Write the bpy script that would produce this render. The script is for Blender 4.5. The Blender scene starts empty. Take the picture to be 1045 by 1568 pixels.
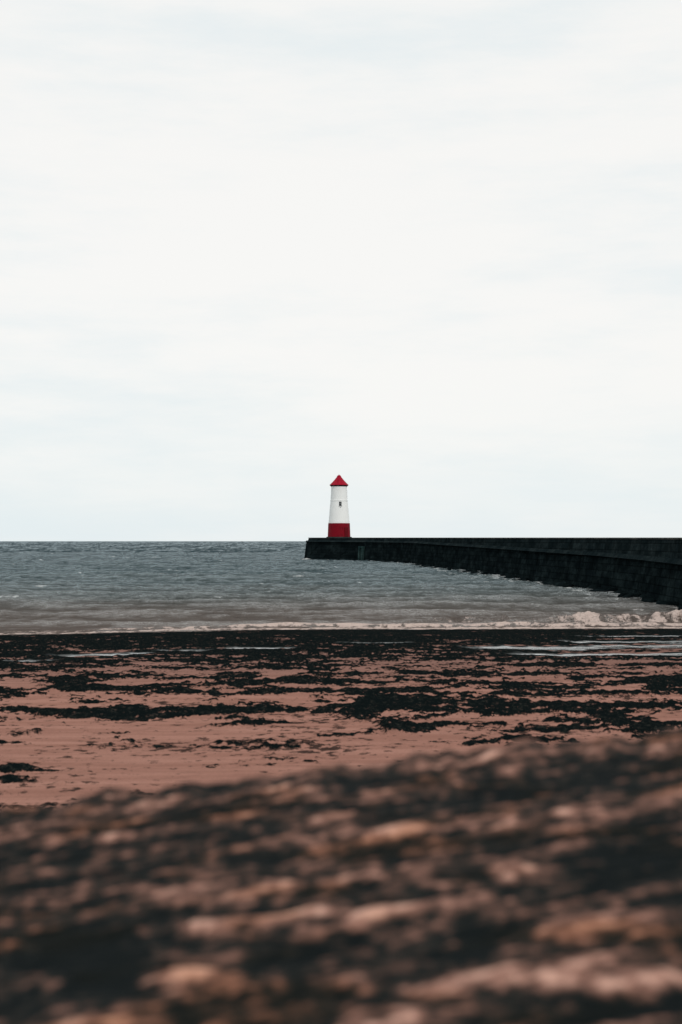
import bpy, bmesh, math
import numpy as np
from mathutils import Vector

F = 50/36*1568.0      # focal length in px of the 1045x1568 copy
CAMZ = 4.0
scene = bpy.context.scene

# ------------------------------------------------------------ noise
def _hash(ix, iy, seed):
    h = (ix.astype(np.int64)*374761393 + iy.astype(np.int64)*668265263 + seed*1442695041) & 0xffffffff
    h = ((h ^ (h >> 13)) * 1274126177) & 0xffffffff
    h = h ^ (h >> 16)
    return h
def perlin(x, y, seed=0):
    x, y = np.broadcast_arrays(x, y)
    x0 = np.floor(x); y0 = np.floor(y)
    fx = x-x0; fy = y-y0
    u = fx*fx*fx*(fx*(fx*6-15)+10); v = fy*fy*fy*(fy*(fy*6-15)+10)
    def g(ix, iy, dx, dy):
        a = _hash(ix, iy, seed)/4294967296.0*2*np.pi
        a = a.astype(np.float32)
        return np.cos(a)*dx+np.sin(a)*dy
    n00 = g(x0, y0, fx, fy); n10 = g(x0+1, y0, fx-1, fy)
    n01 = g(x0, y0+1, fx, fy-1); n11 = g(x0+1, y0+1, fx-1, fy-1)
    return ((n00*(1-u)+n10*u)*(1-v)+(n01*(1-u)+n11*u)*v)*1.5
def fbm(x, y, octv=5, gain=0.5, seed=0):
    s = 0; a = 1; t = 0
    for i in range(octv):
        s = s+a*perlin(x*2**i+i*17.3, y*2**i-i*9.1, seed+i*7); t += a; a *= gain
    return s/t
def smooth(a, b, x):
    t = np.clip((x-a)/(b-a), 0, 1); return t*t*(3-2*t)
def line_noise(X, sc, seed):       # 1-D noise along x, cheap
    return perlin(X/sc, X*0+0.37, seed)

def grid_mesh(name, X, Y, Z, attrs, mat):
    r, c = X.shape
    co = np.stack([X, Y, Z], -1).reshape(-1, 3).astype(np.float32)
    idx = np.arange(r*c).reshape(r, c)
    q = np.stack([idx[:-1, :-1], idx[:-1, 1:], idx[1:, 1:], idx[1:, :-1]], -1).reshape(-1, 4)
    me = bpy.data.meshes.new(name)
    me.vertices.add(len(co)); me.vertices.foreach_set("co", co.ravel())
    me.loops.add(q.size); me.loops.foreach_set("vertex_index", q.ravel().astype(np.int32))
    me.polygons.add(len(q))
    me.polygons.foreach_set("loop_start", (np.arange(len(q))*4).astype(np.int32))
    me.polygons.foreach_set("use_smooth", np.ones(len(q), dtype=bool))
    me.update(calc_edges=True)
    for k, a in attrs.items():
        at = me.attributes.new(k, 'FLOAT', 'POINT')
        at.data.foreach_set("value", a.ravel().astype(np.float32))
    me.materials.append(mat)
    ob = bpy.data.objects.new(name, me); scene.collection.objects.link(ob)
    return ob

# ------------------------------------------------------------ node helpers
class NT:
    def __init__(s, mat):
        mat.use_nodes = True; s.t = mat.node_tree; s.t.nodes.clear()
    def n(s, typ, **kw):
        nd = s.t.nodes.new(typ)
        for k, v in kw.items(): setattr(nd, k, v)
        return nd
    def l(s, a, b): s.t.links.new(a, b)
    def put(s, sock, v):
        if isinstance(v, bpy.types.NodeSocket): s.l(v, sock)
        else: sock.default_value = v
    def math(s, op, a, b=0.0, clamp=False):
        nd = s.n('ShaderNodeMath', operation=op, use_clamp=clamp)
        s.put(nd.inputs[0], a); s.put(nd.inputs[1], b)
        return nd.outputs[0]
    def mix(s, f, a, b, blend='MIX'):
        nd = s.n('ShaderNodeMix', data_type='RGBA', blend_type=blend)
        s.put(nd.inputs[0], f)
        for i, v in ((6, a), (7, b)):
            if not isinstance(v, bpy.types.NodeSocket): v = (*v, 1) if len(v) == 3 else v
            s.put(nd.inputs[i], v)
        return nd.outputs[2]
    def rng(s, v, a, b, c=0.0, d=1.0, typ='SMOOTHSTEP'):
        nd = s.n('ShaderNodeMapRange', interpolation_type=typ)
        s.put(nd.inputs[0], v)
        for i, k in enumerate((a, b, c, d)): nd.inputs[i+1].default_value = k
        return nd.outputs[0]
    def noise(s, scale, detail=4, rough=0.5, vec=None, sc=(1, 1, 1)):
        if vec is None: vec = s.n('ShaderNodeTexCoord').outputs['Object']
        m = s.n('ShaderNodeMapping'); m.inputs['Scale'].default_value = sc; s.l(vec, m.inputs[0])
        nd = s.n('ShaderNodeTexNoise'); nd.inputs['Scale'].default_value = scale
        nd.inputs['Detail'].default_value = detail; nd.inputs['Roughness'].default_value = rough
        s.l(m.outputs[0], nd.inputs['Vector']); return nd.outputs[0]
    def attr(s, name):
        return s.n('ShaderNodeAttribute', attribute_name=name).outputs['Fac']
    def bump(s, h, strength, dist, normal=None):
        b = s.n('ShaderNodeBump'); s.put(b.inputs['Strength'], strength)
        b.inputs['Distance'].default_value = dist; s.l(h, b.inputs['Height'])
        if normal: s.l(normal, b.inputs['Normal'])
        return b.outputs[0]
    def out(s, color, rough, normal=None, spec=0.5, ior=1.45):
        p = s.n('ShaderNodeBsdfPrincipled')
        if not isinstance(color, bpy.types.NodeSocket): color = (*color, 1)
        s.put(p.inputs['Base Color'], color); s.put(p.inputs['Roughness'], rough)
        s.put(p.inputs['Specular IOR Level'], spec); p.inputs['IOR'].default_value = ior
        if normal: s.l(normal, p.inputs['Normal'])
        o = s.n('ShaderNodeOutputMaterial'); s.l(p.outputs[0], o.inputs[0]); return p

# ------------------------------------------------------------ pier outline
pier_front = [(-7.9, 300), (3.5, 286), (10.8, 258), (14.3, 205), (17.2, 168), (19.3, 136), (20.8, 116),
              (21.0, 100), (20.4, 82), (20.0, 62), (20.5, 40), (22, 18)]
pier_back = [(33, 18), (31, 40), (30.5, 62), (30.8, 82), (31.6, 100), (31.4, 116), (30, 136),
             (27.8, 168), (25, 205), (21, 262), (12.5, 304), (4, 318), (-5, 319)]
def pier_dist(X, Y):
    d = np.full(X.shape, 1e9)
    P = [(-5, 319)]+pier_front
    for (ax, ay), (bx, by) in zip(P[:-1], P[1:]):
        vx, vy = bx-ax, by-ay
        t = np.clip(((X-ax)*vx+(Y-ay)*vy)/(vx*vx+vy*vy), 0, 1)
        d = np.minimum(d, np.hypot(X-ax-t*vx, Y-ay-t*vy))
    return d

# ------------------------------------------------------------ beach
def shore(x): return 60.3+3.9*smooth(-16, -1, x)+0.6*smooth(2, 16, x)
def build_beach():
    ys = np.concatenate([np.linspace(-15, 9, 30)[:-1], np.geomspace(9, 68, 850)[:-1], np.geomspace(68, 3000, 40)])
    s = np.concatenate([-np.geomspace(3, 0.33, 40)[:-1], np.linspace(-0.33, 0.33, 850)[:-1], np.geomspace(0.33, 3, 40)])
    S, Y = np.meshgrid(s, ys); X = S*(Y+np.clip(25-Y, 0, 40)*0.35)
    sl = shore(X)-Y
    Z = np.where(sl > 0, 0.0256*sl, np.maximum(0.035*sl, -6))
    Z += 0.045*fbm(X/6, Y/5, 2, seed=3)*(1-0.6*smooth(54, 60, Y))
    n1 = fbm(X/1.7, Y/1.3, 6, 0.74, seed=11)
    n2 = fbm(X/7.0, Y/2.2, 3, 0.5, seed=37)
    n = n1+0.42*n2
    rank = np.sort(n[30:880].ravel()[::37])
    N = np.searchsorted(rank, n)/len(rank)
    dens = np.interp(Y, [10, 16, 19, 22, 23.6, 24.8, 27, 30, 33, 36, 40, 44, 48, 51, 58, 70],
                        [0.08, .11, .12, .15, .30, .55, .62, .50, .55, .48, .66, .82, .90, .97, 1.05, 1.1])
    dens += 0.08*smooth(-6, 4, X)*smooth(24, 26, Y)*smooth(38, 30, Y)
    dens += 0.25*np.exp(-((X-5.2)/3)**2-((Y-22.4)/1.5)**2)
    dens += 0.24*np.exp(-((X+3.0)/1.2)**2-((Y-17.6)/.4)**2)+0.30*np.exp(-((X+4.3)/.5)**2-((Y-17.3)/.6)**2)
    dens += 0.14*np.exp(-((X-1.5)/2.6)**2-((Y-21)/1.0)**2)
    m = dens-(1-N)
    W = np.clip(0.5+m*2.7, 0, 1)
    lump = fbm(X/0.30, Y/0.40, 3, 0.6, seed=51)
    lump2 = fbm(X/1.3, Y/1.2, 2, 0.5, seed=61)
    Wz = smooth(0.45, 0.9, W)
    pool = np.zeros_like(X); flat = np.zeros_like(X)
    pn = fbm(X/0.8, Y/0.7, 4, .65, seed=71)
    def addpool(px0, px1, py, dpy):
        z = max(0.025*(64-(3.7*F/(py-828))), 0.05)
        yc = (CAMZ-z)*F/(py-828); y2 = (CAMZ-z)*F/(py+dpy-828)
        hw = (yc-y2); xa = (px0-522.5)*yc/F; xb = (px1-522.5)*yc/F
        wob = 0.7*hw*(line_noise(X, 2.5, int(py))+0.6*line_noise(X, 0.6, int(py)+3))
        d = 1-np.abs((Y-yc-wob)/hw)
        e = smooth(xa-1.0, xa+2.0, X)*smooth(xb+1.0, xb-1.2, X)
        return smooth(0, 0.45, d*e-0.15+0.9*pn*e), smooth(-1.2, 0, d)*e
    for a in [(705, 1150, 992, 5.6), (850, 1150, 983, 3.0), (770, 1150, 1004, 3.4), (80, 225, 1001, 3.8), (235, 310, 998, 3.2),
              (325, 450, 993, 2.8), (0, 80, 1012, 2.8), (880, 1100, 973, 2.0), (520, 620, 984, 1.8)]:
        p_, f_ = addpool(*a)
        pool = np.maximum(pool, p_); flat = np.maximum(flat, f_)
    Z += Wz*(0.030+0.085*lump+0.06*lump2)*(1-0.85*flat)*(1-pool)*(1-0.8*smooth(55, 60, Y))
    Z -= pool*0.02
    wet = smooth(26, 42, Y)
    return grid_mesh("beach", X, Y, Z, {"weed": W, "pool": pool, "wet": wet}, mat_beach())

def mat_beach():
    m = bpy.data.materials.new("sand_and_seaweed"); t = NT(m)
    weed = t.attr("weed"); pool = t.attr("pool"); wet = t.attr("wet")
    fine = t.noise(3.2, 7, 0.72, sc=(1, 0.7, 1))
    w = t.math('ADD', weed, t.math('MULTIPLY', t.math('SUBTRACT', fine, 0.5), 2.1))
    w = t.rng(w, 0.50, 0.74)
    sp = t.noise(6.0, 4, 0.65, sc=(0.8, 0.6, 1)); sp2 = t.noise(0.5, 3, 0.5)
    spk = t.rng(t.math('ADD', sp, t.math('MULTIPLY', sp2, 0.45)), 0.80, 0.87)
    w = t.math('MAXIMUM', w, t.math('MULTIPLY', spk, 0.85))
    s1 = t.noise(0.9, 6, 0.65, sc=(0.3, 1.8, 1)); s2 = t.noise(26, 4, 0.7); s3 = t.noise(5, 5, 0.7, sc=(0.5, 1.2, 1))
    sand = t.mix(t.rng(s1, 0.35, 0.68), (0.285, 0.142, 0.109), (0.390, 0.205, 0.160))
    sand = t.mix(t.math('MULTIPLY', t.rng(s2, 0.42, 0.7), 0.4), sand, (0.19, 0.100, 0.080))
    sand = t.mix(t.math('MULTIPLY', t.rng(s3, 0.5, 0.75), 0.5), sand, (0.165, 0.090, 0.072))
    sand = t.mix(t.math('MULTIPLY', wet, 0.6), sand, (0.145, 0.090, 0.080))
    wn = t.noise(11, 5, 0.75, sc=(1, 0.5, 1))
    wc = t.mix(t.rng(wn, 0.50, 0.75), (0.0048, 0.0076, 0.0080), (0.034, 0.034, 0.029))
    col = t.mix(w, sand, wc)
    grit = t.noise(4.5, 6, 0.8, sc=(1, 0.5, 1))
    col = t.mix(t.math('MULTIPLY', t.math('MULTIPLY', t.rng(grit, 0.58, 0.68), w), 0.45), col, (0.12, 0.076, 0.063))
    col = t.mix(pool, col, (0.10, 0.11, 0.11))
    nb = t.bump(t.noise(22, 5, 0.7), t.math('SUBTRACT', 0.7, t.math('MULTIPLY', pool, 0.66)), 0.03)
    rough = t.math('SUBTRACT', 0.8, t.math('MULTIPLY', pool, 0.7))
    spec = t.math('MULTIPLY', pool, 0.5)
    t.out(col, rough, nb, spec)
    return m

# ------------------------------------------------------------ sea
def build_sea():
    ys = np.concatenate([np.geomspace(54, 480, 1050)[:-1], np.geomspace(480, 40000, 60)])
    s = np.concatenate([-np.geomspace(3, 0.28, 30)[:-1], np.linspace(-0.28, 0.28, 700)[:-1], np.geomspace(0.28, 3, 30)])
    S, Y = np.meshgrid(s, ys); X = S*Y
    off = Y-shore(X)
    amp = np.interp(off, [-10, 0, 4, 12, 40, 120, 400, 420], [0.0, 0.010, 0.06, 0.20, 0.34, 0.50, 0.6, 0])
    wx = X+1.5*perlin(X/20, Y/20, 5)
    a = fbm(wx/9, Y/5.0, 3, 0.6, seed=101)
    b = 1-2*np.abs(fbm(wx/4.5, Y/2.6, 3, 0.55, seed=131))
    c = fbm(wx/1.4, Y/1.2, 2, 0.6, seed=151)
    sw = np.sin(2*np.pi*(Y+0.12*X+3*line_noise(X, 14, 6))/9.5+2.5*perlin(X/25, Y/25, 15))
    Z = amp*(0.9*a+0.55*(b-0.5)+0.38*c+0.18*sw)
    # low spilling breaker, highest towards the pier, its crest broken up along its length
    yb = shore(X)+6.0+0.10*(X-8)+0.9*line_noise(X, 5, 9)+0.25*line_noise(X, 1.1, 10)
    env = smooth(-2, 11, X)*np.clip(0.80+0.45*line_noise(X, 3.1, 8)+0.35*line_noise(X, 0.7, 18), 0.2, 1.25)*smooth(26, 18, X)
    rag = fbm(X/0.5, Y/0.5, 3, 0.6, seed=181)
    d = Y-yb+0.35*rag
    prof = np.where(d < 0, np.exp(-(d/0.5)**2), np.exp(-(d/2.4)**2))
    Z += 0.40*env*prof*(1+0.35*c+0.35*rag)
    env2 = smooth(-16, -2, X)*smooth(30, 12, X)
    d2 = Y-(shore(X)+2.6+0.6*line_noise(X, 3, 19)+0.15*line_noise(X, .7, 20))
    Z += 0.17*env2*(0.8+0.5*line_noise(X, 1.7, 28))*np.where(d2 < 0, np.exp(-(d2/0.35)**2), np.exp(-(d2/1.0)**2))
    fn = fbm(X/0.55, Y/1.0, 5, 0.78, seed=171)
    foam = env*(0.85*np.exp(-((d+0.7)/0.6)**2)+0.5*np.exp(-((d+0.05)/0.28)**2))
    foam = np.maximum(foam, 0.64*smooth(-4, 6, X)*np.exp(-((off-4.0)/1.4)**2))
    foam = np.maximum(foam, (0.80+0.25*smooth(-12, 3, X))*np.exp(-((off-1.2-0.5*line_noise(X, 2.5, 77))/0.9)**2))
    foam = np.maximum(foam, (0.60+0.42*smooth(-10, 0, X))*np.exp(-((d2+.1)/0.6)**2))
    foam = np.clip(foam, 0, 1.2)*(0.85+1.5*fn)
    pd = pier_dist(X, Y)
    f1 = fbm(X/2, Y/7, 3, .6, seed=9)
    foam = np.maximum(foam, np.exp(-pd/1.9)*(0.75+1.1*f1))
    foam = np.maximum(foam, 0.8*np.exp(-pd/7)*smooth(-0.1, 0.35, f1)*smooth(0, 10, X))
    caps = smooth(0.28, 0.5, fbm(wx/3.5, Y/4, 4, 0.6, seed=211))*smooth(-0.1, 0.2, a)
    foam = np.maximum(foam, 0.6*caps*smooth(10, 40, off))
    Z = np.where(off < 0, Z*0.3, Z)
    return grid_mesh("sea", X, Y, Z, {"foam": np.clip(foam, 0, 1), "off": off, "crest": 0.5+1.2*a*0.5+0.3*(b-0.5)+0.35*c+0.12*sw}, mat_sea())

def mat_sea():
    m = bpy.data.materials.new("sea_water"); t = NT(m)
    off = t.attr("off"); foam = t.attr("foam"); crest = t.attr("crest")
    cr = t.n('ShaderNodeValToRGB'); e = cr.color_ramp
    lg = t.math('DIVIDE', t.math('LOGARITHM', t.math('MAXIMUM', t.math('ADD', off, 4.0), 1.0), 10.0), 4.0)
    patch = t.noise(0.035, 4, 0.55, sc=(0.5, 1, 1))
    lg2 = t.math('ADD', lg, t.math('MULTIPLY', t.math('SUBTRACT', patch, 0.5), 0.2))
    t.l(lg2, cr.inputs[0])
    e.elements[0].position = 0.15; e.elements[0].color = (0.085, 0.062, 0.052, 1)
    e.elements[1].position = 1.0; e.elements[1].color = (0.015, 0.029, 0.038, 1)
    for p, c in ((0.33, (0.074, 0.061, 0.053, 1)), (0.42, (0.042, 0.048, 0.045, 1)), (0.52, (0.013, 0.031, 0.034, 1)), (0.66, (0.008, 0.024, 0.030, 1))):
        x = e.elements.new(p); x.color = c
    fn = t.noise(3.5, 7, 0.8, sc=(0.8, 0.6, 1))
    f = t.rng(t.math('ADD', foam, t.math('MULTIPLY', t.math('SUBTRACT', fn, 0.5), 2.0)), 0.40, 0.85)
    foamc = t.mix(t.rng(off, 2, 30), (0.54, 0.43, 0.385), (0.58, 0.60, 0.60))
    b1 = t.bump(t.noise(0.7, 5, 0.65, sc=(0.6, 0.9, 1)), 1.0, 1.1)
    b2 = t.bump(t.noise(4.0, 4, 0.65, sc=(0.6, 0.8, 1)), 0.8, 0.08, b1)
    # wind-ruffled patches plus painted glitter: noise and crest height scale the sky reflection
    r1 = t.noise(1.3, 4, 0.7, sc=(1, 0.25, 1)); r2 = t.noise(0.30, 5, 0.75, sc=(1, 0.22, 1)); r3 = t.noise(0.09, 5, 0.7, sc=(0.6, 0.25, 1))
    rr = t.math('ADD', t.math('MULTIPLY', r1, 0.35), t.math('ADD', t.math('MULTIPLY', r2, 0.45), t.math('MULTIPLY', r3, 0.20)))
    rr = t.math('ADD', rr, t.math('MULTIPLY', t.math('SUBTRACT', crest, 0.5), 0.42))
    ruff_glint = t.rng(rr, 0.40, 0.67, 0.03, 0.90)
    fr = t.n('ShaderNodeFresnel'); fr.inputs['IOR'].default_value = 1.33; t.l(b2, fr.inputs['Normal'])
    fac = t.math('ADD', 0.04, t.math('MULTIPLY', fr.outputs[0], ruff_glint), clamp=True)
    dif = t.n('ShaderNodeBsdfDiffuse'); t.l(cr.outputs[0], dif.inputs['Color']); t.l(b2, dif.inputs['Normal'])
    gl = t.n('ShaderNodeBsdfGlossy')
    t.l(t.mix(t.rng(off, 2, 70), (0.84, 0.82, 0.80), (0.76, 0.87, 0.915)), gl.inputs['Color'])
    gl.inputs['Roughness'].default_value = 0.20; t.l(b2, gl.inputs['Normal'])
    mx = t.n('ShaderNodeMixShader'); t.l(fac, mx.inputs[0]); t.l(dif.outputs[0], mx.inputs[1]); t.l(gl.outputs[0], mx.inputs[2])
    fd = t.n('ShaderNodeBsdfDiffuse'); t.l(foamc, fd.inputs[0]); t.l(b2, fd.inputs['Normal'])
    m2 = t.n('ShaderNodeMixShader'); t.l(f, m2.inputs[0]); t.l(mx.outputs[0], m2.inputs[1]); t.l(fd.outputs[0], m2.inputs[2])
    o = t.n('ShaderNodeOutputMaterial'); t.l(m2.outputs[0], o.inputs[0])
    return m

# ------------------------------------------------------------ foreground rock
def rock_base(X, Y): return CAMZ-(0.478-0.108*X+0.11*(3.0-Y))
def pix_to_rock(px, py):
    v = (py-828)/F; u = (px-522.5)/F
    y = 0.808/(v+0.11+0.108*u); return u*y, y
def build_rock():
    ys = np.concatenate([np.linspace(-3, 1.2, 60)[:-1], np.linspace(1.2, 3.3, 620)[:-1], np.linspace(3.3, 7, 90)])
    xs = np.concatenate([-np.geomspace(9, 1.1, 80)[:-1], np.linspace(-1.1, 1.1, 520)[:-1], np.geomspace(1.1, 9, 80)])
    X, Y = np.meshgrid(xs, ys)
    wx = X+0.05*perlin(X/.3, Y/.2, 2); wy = Y+0.03*perlin(X/.2, Y/.2, 4)-0.10*X
    big = fbm(wx/0.42, wy/0.13, 4, 0.6, seed=301)
    mid = fbm(wx/0.12, wy/0.050, 4, 0.65, seed=321)
    ridge = 1-2*np.abs(fbm(wx/0.40, wy/0.08, 4, 0.55, seed=341))
    chip = fbm(X/0.035, Y/0.040, 3, 0.65, seed=361)
    Z = rock_base(X, Y)
    rel = 0.007*big+0.005*mid+0.006*(ridge-0.5)+0.002*chip
    guide = np.zeros_like(X)
    wob = 0.03*perlin(X/.07, Y/.05, 12)+0.012*chip
    for px, py, w, h, a in [(290, 1487, 60, 13, 1.4), (330, 1412, 75, 13, 1.3), (480, 1400, 120, 9, .7), (790, 1498, 130, 18, 1.2),
                            (1000, 1497, 60, 16, 1.1), (600, 1272, 45, 8, 1.2), (500, 1253, 40, 8, 1.2), (400, 1350, 34, 12, 1.0),
                            (300, 1350, 60, 22, .5), (600, 1335, 90, 22, .5), (800, 1325, 60, 25, .6), (640, 1550, 80, 12, .9),
                            (900, 1255, 60, 13, .9), (930, 1420, 110, 14, 1.0), (840, 1415, 30, 14, .4), (1010, 1225, 50, 12, .7),
                            (140, 1562, 70, 7, 1.0), (180, 1280, 26, 6, 1.0), (270, 1220, 40, 9, .4), (750, 1162, 26, 6, 1.2),
                            (60, 1345, 60, 10, .4), (10, 1410, 50, 12, .7), (850, 1150, 60, 7, .6), (560, 1500, 50, 12, .6), (1000, 1148, 36, 6, .9),
                            (620, 1395, 120, 9, .7), (240, 1465, 30, 10, .8), (440, 1205, 50, 7, .8), (480, 1320, 40, 9, .5),
                            (750, 1430, 50, 18, -1.6), (985, 1310, 85, 45, -1.4), (110, 1450, 120, 38, -1.1), (90, 1520, 130, 25, -1.0),
                            (480, 1450, 120, 20, -.7), (650, 1370, 200, 8, -.7), (60, 1310, 80, 15, -.5), (960, 1165, 90, 12, -.8),
                            (560, 1195, 90, 12, -.6), (320, 1245, 100, 12, -.6), (800, 1210, 120, 16, -.6), (900, 1550, 80, 14, -1.0),
                            (420, 1310, 60, 10, -.4), (350, 1535, 110, 16, -.9), (470, 1230, 60, 7, -.4), (120, 1385, 90, 12, -.7), (700, 1240, 80, 14, -.4),
                            (450, 1560, 60, 12, -.6), (640, 1455, 80, 14, -.5)]:
        cx, cy = pix_to_rock(px, py); _, y2 = pix_to_rock(px, py+h)
        sx = w*cy/F; sy = max(abs(cy-y2), 0.014)
        guide += a*np.exp(-((X-cx+wob)/sx)**2-((Y-cy+wob*0.6)/sy)**2)
    Z += rel+0.006*np.clip(guide, -1.2, 1.2)
    edge = 3.0+0.08*line_noise(X, .5, 401)+0.05*line_noise(X, .15, 403)
    Z += 0.012*np.exp(-((Y-edge)/0.15)**2)*(line_noise(X, .12, 407)+0.6*line_noise(X, .04, 409))
    fall = np.clip(Y-edge, 0, None)
    Z = Z-1.9*fall-0.6*fall**2
    Z = np.maximum(Z, 1.0)
    side = np.clip(np.abs(X)-3.5, 0, None)
    Z = np.maximum(Z-0.25*side, 1.0)
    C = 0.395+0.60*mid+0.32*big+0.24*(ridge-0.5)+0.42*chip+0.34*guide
    warm = fbm(X/.30, Y/.15, 4, seed=501)
    return grid_mesh("shore_rock", X, Y, Z, {"pale": np.clip(C, 0, 1), "warm": 0.5+warm}, mat_rock())

def mat_rock():
    m = bpy.data.materials.new("weathered_sandstone"); t = NT(m)
    p = t.attr("pale"); wm = t.attr("warm")
    fine = t.noise(38, 6, 0.7)
    v = t.math('ADD', p, t.math('MULTIPLY', t.math('SUBTRACT', fine, 0.5), 0.5))
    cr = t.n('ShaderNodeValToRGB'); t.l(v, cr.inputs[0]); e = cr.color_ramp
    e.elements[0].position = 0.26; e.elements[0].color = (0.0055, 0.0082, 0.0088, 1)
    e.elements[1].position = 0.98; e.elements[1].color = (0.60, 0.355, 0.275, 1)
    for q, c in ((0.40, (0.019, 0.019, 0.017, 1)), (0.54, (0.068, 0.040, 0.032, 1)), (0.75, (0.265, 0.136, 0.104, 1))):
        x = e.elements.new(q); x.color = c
    tint = t.mix(0.7, cr.outputs[0], (1.05, 0.84, 0.62), 'MULTIPLY')
    col = t.mix(t.rng(wm, 0.50, 0.85), cr.outputs[0], tint)
    nb = t.bump(t.noise(70, 5, 0.7), 0.6, 0.01)
    t.out(col, 0.8, nb, 0.05)
    return m

# ------------------------------------------------------------ pier
def mat_stone(name, dark, light, blocks=True, spec=0.0):
    m = bpy.data.materials.new(name); t = NT(m)
    tc = t.n('ShaderNodeTexCoord').outputs['Object']
    n1 = t.noise(0.35, 6, 0.65, sc=(1, 1, 2.5)); n2 = t.noise(3, 4, 0.6)
    f = t.rng(t.math('ADD', t.math('MULTIPLY', n1, 0.7), t.math('MULTIPLY', n2, 0.3)), 0.42, 0.72)
    col = t.mix(f, dark, light)
    st = t.noise(1.2, 4, 0.6, sc=(1, 1, 0.06))
    col = t.mix(t.math('MULTIPLY', t.rng(st, 0.5, 0.7), 0.5), col, tuple(c*0.35 for c in dark))
    if blocks:
        br = t.n('ShaderNodeTexBrick'); sx = t.n('ShaderNodeSeparateXYZ'); t.l(tc, sx.inputs[0])
        cb = t.n('ShaderNodeCombineXYZ')
        t.l(t.math('ADD', sx.outputs[1], sx.outputs[0]), cb.inputs[0]); t.l(sx.outputs[2], cb.inputs[1])
        t.l(cb.outputs[0], br.inputs['Vector'])
        br.inputs['Scale'].default_value = 1.0; br.inputs['Brick Width'].default_value = 1.5
        br.inputs['Row Height'].default_value = 0.55; br.inputs['Mortar Size'].default_value = 0.03
        br.inputs['Color1'].default_value = (1, 1, 1, 1); br.inputs['Color2'].default_value = (0.45, 0.45, 0.45, 1)
        br.inputs['Mortar'].default_value = (0.15, 0.15, 0.15, 1)
        col = t.mix(0.75, col, br.outputs['Color'], 'MULTIPLY')
    nb = t.bump(n2, 0.8, 0.1)
    t.out(col, 0.85, nb, spec)
    return m

def ring_offset(P, d):
    n = len(P); out = []
    for i in range(n):
        a = Vector(P[i-1]); b = Vector(P[i]); c = Vector(P[(i+1) % n])
        e1 = (b-a).normalized(); e2 = (c-b).normalized()
        n1 = Vector((-e1.y, e1.x)); n2 = Vector((-e2.y, e2.x))
        mm = (n1+n2).normalized(); k = 1/max(0.4, mm.dot(n1))
        out.append(b+mm*d*k)
    return out

def densify(P, step):
    out = []
    for i in range(len(P)):
        a = Vector(P[i]); b = Vector(P[(i+1) % len(P)])
        k = max(1, int((b-a).length/step))
        for j in range(k): out.append(a.lerp(b, j/k))
    return out

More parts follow.
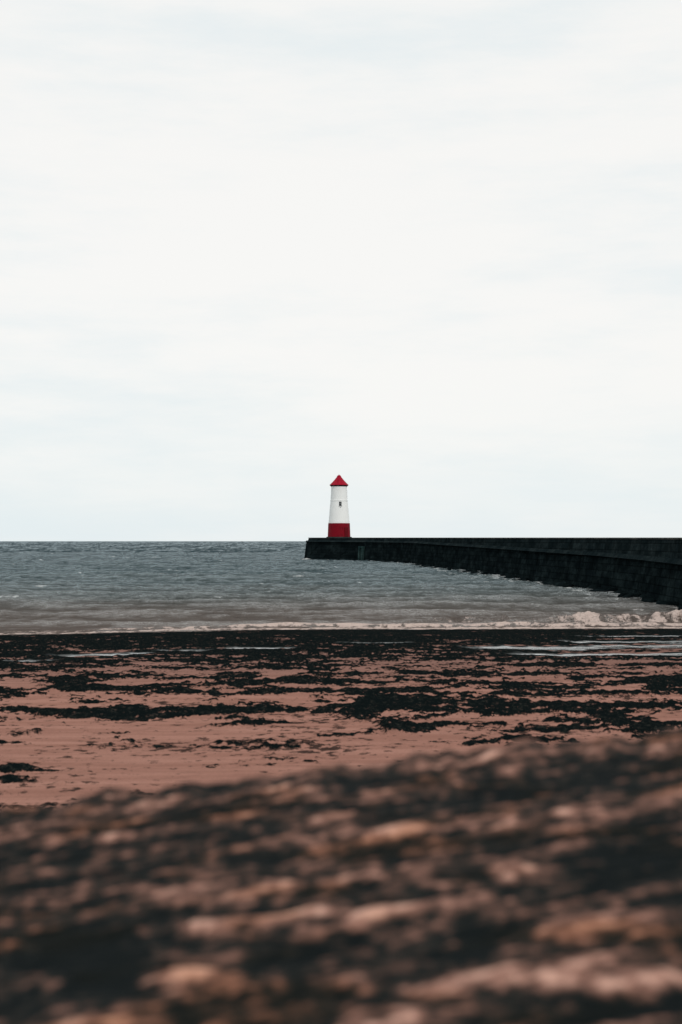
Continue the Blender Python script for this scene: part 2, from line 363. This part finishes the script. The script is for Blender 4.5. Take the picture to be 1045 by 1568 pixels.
def build_pier():
    root = bpy.data.objects.new("stone_pier", None); scene.collection.objects.link(root)
    P = [Vector(p) for p in pier_front+pier_back]
    area = sum(P[i].x*P[(i+1) % len(P)].y-P[(i+1) % len(P)].x*P[i].y for i in range(len(P)))
    if area < 0: P.reverse()
    Q = []
    for i in range(len(P)):
        a, b = P[i], P[(i+1) % len(P)]
        L = (b-a).length; k = min(0.25, 1.5/L)
        Q += [a.lerp(b, k), a.lerp(b, 1-k)]
    P = densify(Q, 4)
    top = lambda y: 4+5.3/F*y
    ledge = lambda y: np.interp(y, [20, 80, 168, 230, 300], [2.6, 2.8, 3.45, 3.9, 4.1])
    rng = np.random.RandomState(4)
    def shell(levels, name, mat, cap=True):
        bm = bmesh.new(); rings = []
        for off, zf in levels:
            R = ring_offset(P, off)
            rings.append([bm.verts.new((p.x, p.y, float(zf(p.y)))) for p in R])
        for r1, r2 in zip(rings[:-1], rings[1:]):
            for i in range(len(r1)):
                j = (i+1) % len(r1)
                bm.faces.new((r1[i], r1[j], r2[j], r2[i]))
        if cap:
            f = bm.faces.new(rings[-1]); bmesh.ops.triangulate(bm, faces=[f])
        bmesh.ops.recalc_face_normals(bm, faces=bm.faces[:])
        me = bpy.data.meshes.new(name); bm.to_mesh(me); bm.free(); me.materials.append(mat)
        o = bpy.data.objects.new(name, me); scene.collection.objects.link(o); o.parent = root; return o
    stone = mat_stone("dark_wet_masonry", (0.0060, 0.0100, 0.0115), (0.022, 0.034, 0.036))
    upper = mat_stone("upper_masonry", (0.0095, 0.0160, 0.0180), (0.033, 0.046, 0.048))
    cop = mat_stone("coping_stone", (0.05, 0.056, 0.056), (0.15, 0.145, 0.135), False)
    shell([(-0.35, lambda y: -2), (-0.1, lambda y: 0.4), (0.35, lambda y: ledge(y)-0.02)], "lower_wall", stone, True)
    shell([(0.62, lambda y: ledge(y)-0.10), (0.80, lambda y: top(y)-0.12)], "parapet", upper, True)
    shell([(0.72, lambda y: top(y)-0.115), (0.70, lambda y: top(y)-0.02), (0.78, lambda y: top(y)), (1.5, lambda y: top(y)+0.004)], "coping", cop, True)
    shell([(-0.08, lambda y: ledge(y)-0.26), (0.10, lambda y: ledge(y)-0.24), (0.30, lambda y: ledge(y)+0.02), (0.66, lambda y: ledge(y)+0.03)], "string_course",
          mat_stone("string_course_stone", (0.009, 0.015, 0.017), (0.030, 0.040, 0.041), False), False)
    pan = mat_stone("algae_concrete", (0.02, 0.045, 0.045), (0.07, 0.11, 0.105), False)
    a = Vector((3.5, 286)); b = Vector((10.8, 258)); p = a+(b-a)*0.02; e = (b-a).normalized(); nrm = Vector((e.y, -e.x))
    if nrm.y > 0: nrm = -nrm
    bm = bmesh.new()
    def box(u0, u1, z0, z1, d0, d1):
        vs = []
        for z in (z0, z1):
            for u, d in ((u0, d0), (u1, d0), (u1, d1), (u0, d1)):
                q = p+e*u+nrm*(d-0.07*z); vs.append(bm.verts.new((q.x, q.y, z)))
        for f in ((0, 1, 2, 3), (4, 5, 6, 7), (0, 1, 5, 4), (1, 2, 6, 5), (2, 3, 7, 6), (3, 0, 4, 7)): bm.faces.new([vs[i] for i in f])
    box(1.0, 1.6, -0.3, 2.7, 0.15, 0.6); box(3.4, 4.0, -0.3, 2.7, 0.15, 0.6); box(1.0, 4.0, 2.7, 2.95, 0.1, 0.65)
    for k in range(7): box(1.6, 3.4, 0.2+k*0.35, 0.34+k*0.35, 0.2, 0.4)
    bmesh.ops.recalc_face_normals(bm, faces=bm.faces[:])
    me = bpy.data.meshes.new("landing_ladder"); bm.to_mesh(me); bm.free(); me.materials.append(pan)
    o = bpy.data.objects.new("landing_ladder", me); scene.collection.objects.link(o); o.parent = root
    bm = bmesh.new()
    L = [Vector(q) for q in pier_front]
    for i in range(1, len(L)-1):
        a, b = L[i], L[i+1]; k = int((b-a).length/1.1)
        for j in range(k):
            if rng.rand() < 0.3: continue
            q = a.lerp(b, (j+rng.rand())/k); e = (b-a).normalized(); nn = Vector((e.y, -e.x))
            if nn.x > 0: nn = -nn
            c = q+nn*rng.uniform(0.0, 0.9); s = rng.uniform(0.3, 0.75)
            r = bmesh.ops.create_icosphere(bm, subdivisions=2, radius=s)
            sx, sy, sz = rng.uniform(.8, 1.4, 3)*(1, 1, 0.55)
            dz = rng.uniform(-.05, .05)
            for v in r['verts']:
                k2 = 1+0.25*math.sin(v.co.x*5+j)*math.cos(v.co.y*6+i)
                v.co = Vector((v.co.x*sx*k2+c.x, v.co.y*sy*k2+c.y, v.co.z*sz*k2+dz))
    me = bpy.data.meshes.new("rubble_toe"); bm.to_mesh(me); bm.free(); me.materials.append(stone)
    o = bpy.data.objects.new("rubble_toe", me); scene.collection.objects.link(o); o.parent = root
    return top

# ------------------------------------------------------------ lighthouse
def mat_paint(name, col, dirt, amount=0.35):
    m = bpy.data.materials.new(name); t = NT(m)
    st = t.noise(2.2, 5, 0.6, sc=(1, 1, 0.15)); n = t.noise(1.5, 5, 0.6)
    f = t.math('MULTIPLY', t.rng(t.math('MULTIPLY', t.math('ADD', st, n), 0.5), 0.48, 0.7), amount)
    t.out(t.mix(f, col, dirt), 0.55, t.bump(t.noise(6, 4), 0.3, 0.02), 0.1); return m
def lathe(name, prof, mat, parent, seg=72):
    bm = bmesh.new(); rings = []
    for r, z in prof:
        rings.append([bm.verts.new((max(r, 0.001)*math.cos(2*math.pi*k/seg), max(r, 0.001)*math.sin(2*math.pi*k/seg), z)) for k in range(seg)])
    for a, b in zip(rings[:-1], rings[1:]):
        for k in range(seg): bm.faces.new((a[k], a[(k+1) % seg], b[(k+1) % seg], b[k]))
    bm.faces.new(rings[-1]); bm.faces.new(rings[0][::-1])
    for f in bm.faces: f.smooth = len(f.verts) == 4
    me = bpy.data.meshes.new(name); bm.to_mesh(me); bm.free(); me.materials.append(mat)
    o = bpy.data.objects.new(name, me); scene.collection.objects.link(o); o.parent = parent
    md = o.modifiers.new("es", 'EDGE_SPLIT'); md.split_angle = math.radians(30)
    return o
def build_lighthouse(z0):
    root = bpy.data.objects.new("lighthouse", None); scene.collection.objects.link(root)
    root.location = (-0.42, 306, z0)
    white = mat_paint("white_paint", (0.87, 0.88, 0.87), (0.62, 0.60, 0.56), 0.25)
    red = mat_paint("red_paint", (0.19, 0.003, 0.011), (0.06, 0.002, 0.006), 0.8)
    roofm = mat_paint("roof_red", (0.31, 0.004, 0.020), (0.10, 0.003, 0.009), 0.7)
    dark = mat_paint("dark_glass_and_eave_shade", (0.02, 0.025, 0.03), (0.01, 0.01, 0.01))
    stone = mat_stone("plinth_stone", (0.02, 0.024, 0.024), (0.06, 0.06, 0.056), False)
    lathe("plinth", [(2.75, -0.2), (2.75, 0.16), (2.6, 0.2)], stone, root)
    lathe("red_base", [(2.45, 0.2), (2.33, 3.10), (2.30, 3.12)], red, root)
    lathe("tower", [(2.27, 3.12), (2.27, 3.14), (2.22, 3.6), (1.98, 6.5), (1.83, 7.88), (1.90, 7.92), (1.90, 8.02), (1.82, 8.06), (1.70, 10.6), (1.70, 11.02)], white, root)
    lathe("eaves", [(1.72, 11.02), (1.90, 11.14), (1.95, 11.22), (1.95, 11.30)], dark, root)  # near-black ring paints in the line of shade under the roof edge
    lathe("roof", [(2.03, 11.28), (2.04, 11.36), (1.45, 11.95), (0.95, 12.5), (0.60, 12.95), (0.50, 13.05)], roofm, root)
    lathe("lantern_cap", [(0.48, 13.05), (0.46, 13.2), (0.34, 13.38), (0.12, 13.5)], roofm, root, 32)
    lathe("weather_vane", [(0.03, 13.5), (0.03, 13.7)], dark, root, 8)
    def boxp(name, cx, cz, w, h, r, d, mat):
        bm = bmesh.new(); bmesh.ops.create_cube(bm, size=1)
        for v in bm.verts: v.co = Vector((v.co.x*w, v.co.y*d, v.co.z*h))
        bmesh.ops.bevel(bm, geom=bm.edges[:], offset=0.02, segments=1, affect='EDGES')
        me = bpy.data.meshes.new(name); bm.to_mesh(me); bm.free(); me.materials.append(mat)
        o = bpy.data.objects.new(name, me); scene.collection.objects.link(o); o.parent = root
        o.location = (cx, -math.sqrt(max(r*r-cx*cx, 0)), cz); o.rotation_euler = (0, 0, math.asin(cx/r)); return o
    grey = mat_paint("window_trim", (0.35, 0.36, 0.36), (0.2, 0.2, 0.2))
    boxp("window_pane", 0.28, 7.30, 0.50, 0.85, 1.93, 0.14, dark)
    boxp("window_mullion", 0.28, 7.30, 0.05, 0.85, 1.93, 0.20, grey)
    boxp("window_transom", 0.28, 7.33, 0.50, 0.05, 1.93, 0.21, grey)
    boxp("window_sill", 0.28, 6.83, 0.75, 0.08, 1.97, 0.25, grey)
    boxp("vent", 0.30, 6.5, 0.18, 0.2, 1.98, 0.12, grey)
    boxp("door", 1.55, 1.25, 0.95, 2.0, 2.40, 0.16, mat_paint("door_paint", (0.12, 0.004, 0.008), (0.05, 0.003, 0.004)))

build_beach(); build_sea(); build_rock()
top = build_pier(); build_lighthouse(top(306)-0.03)

# ------------------------------------------------------------ world
SUN_EL, SUN_AZ = math.radians(42), math.radians(150)   # azimuth clockwise from +Y
w = bpy.data.worlds.new("World"); scene.world = w; w.use_nodes = True
class WT(NT):
    def __init__(s, w): s.t = w.node_tree; s.t.nodes.clear()
t = WT(w)
sky = t.n('ShaderNodeTexSky'); sky.sky_type = 'NISHITA'; sky.sun_disc = False
sky.sun_elevation = SUN_EL; sky.sun_rotation = SUN_AZ
bg1 = t.n('ShaderNodeBackground'); t.l(sky.outputs[0], bg1.inputs[0]); bg1.inputs[1].default_value = 0.10
g = t.n('ShaderNodeTexCoord').outputs['Generated']
sp = t.n('ShaderNodeSeparateXYZ'); t.l(g, sp.inputs[0])
c1 = t.noise(4.5, 7, 0.62, g, (1, 1, 5.0)); c2 = t.noise(1.6, 3, 0.5, g, (1, 1, 2.0))
cf = t.math('ADD', t.math('MULTIPLY', c1, 0.6), t.math('MULTIPLY', c2, 0.4))
cloud = t.mix(t.rng(cf, 0.36, 0.62), (0.83, 0.885, 0.895), (0.965, 0.955, 0.93))
c3 = t.noise(2.2, 5, 0.6, g, (1, 1, 7))
low = t.rng(sp.outputs[2], 0.0, 0.14, 1.0, 0.0)
cloud = t.mix(t.math('MULTIPLY', low, t.rng(c3, 0.3, 0.6, 0.75, 0.25)), cloud, (0.79, 0.875, 0.905))
bg2 = t.n('ShaderNodeBackground'); t.l(cloud, bg2.inputs[0]); bg2.inputs[1].default_value = 1.0
mx = t.n('ShaderNodeMixShader'); mx.inputs[0].default_value = 0.95
t.l(bg1.outputs[0], mx.inputs[1]); t.l(bg2.outputs[0], mx.inputs[2])
o = t.n('ShaderNodeOutputWorld'); t.l(mx.outputs[0], o.inputs[0])

sd = bpy.data.lights.new("sun", 'SUN'); sd.energy = 1.1; sd.angle = math.radians(12); sd.color = (1, 0.95, 0.88)
so = bpy.data.objects.new("sun", sd); scene.collection.objects.link(so)
dirv = Vector((math.sin(SUN_AZ)*math.cos(SUN_EL), math.cos(SUN_AZ)*math.cos(SUN_EL), math.sin(SUN_EL)))
so.rotation_euler = dirv.to_track_quat('Z', 'Y').to_euler()

# ------------------------------------------------------------ camera
cd = bpy.data.cameras.new("camera"); cam = bpy.data.objects.new("camera", cd); scene.collection.objects.link(cam)
cd.sensor_fit = 'VERTICAL'; cd.sensor_height = 36; cd.lens = 50
cd.clip_start = 0.05; cd.clip_end = 60000
cam.location = (0, 0, CAMZ); cam.rotation_euler = (math.radians(90)+math.atan(44.5/F), 0, 0)
cd.dof.use_dof = True; cd.dof.focus_distance = 250; cd.dof.aperture_fstop = 2.6
scene.camera = cam
scene.view_settings.view_transform = 'Standard'; scene.view_settings.look = 'None'
scene.view_settings.exposure = 0
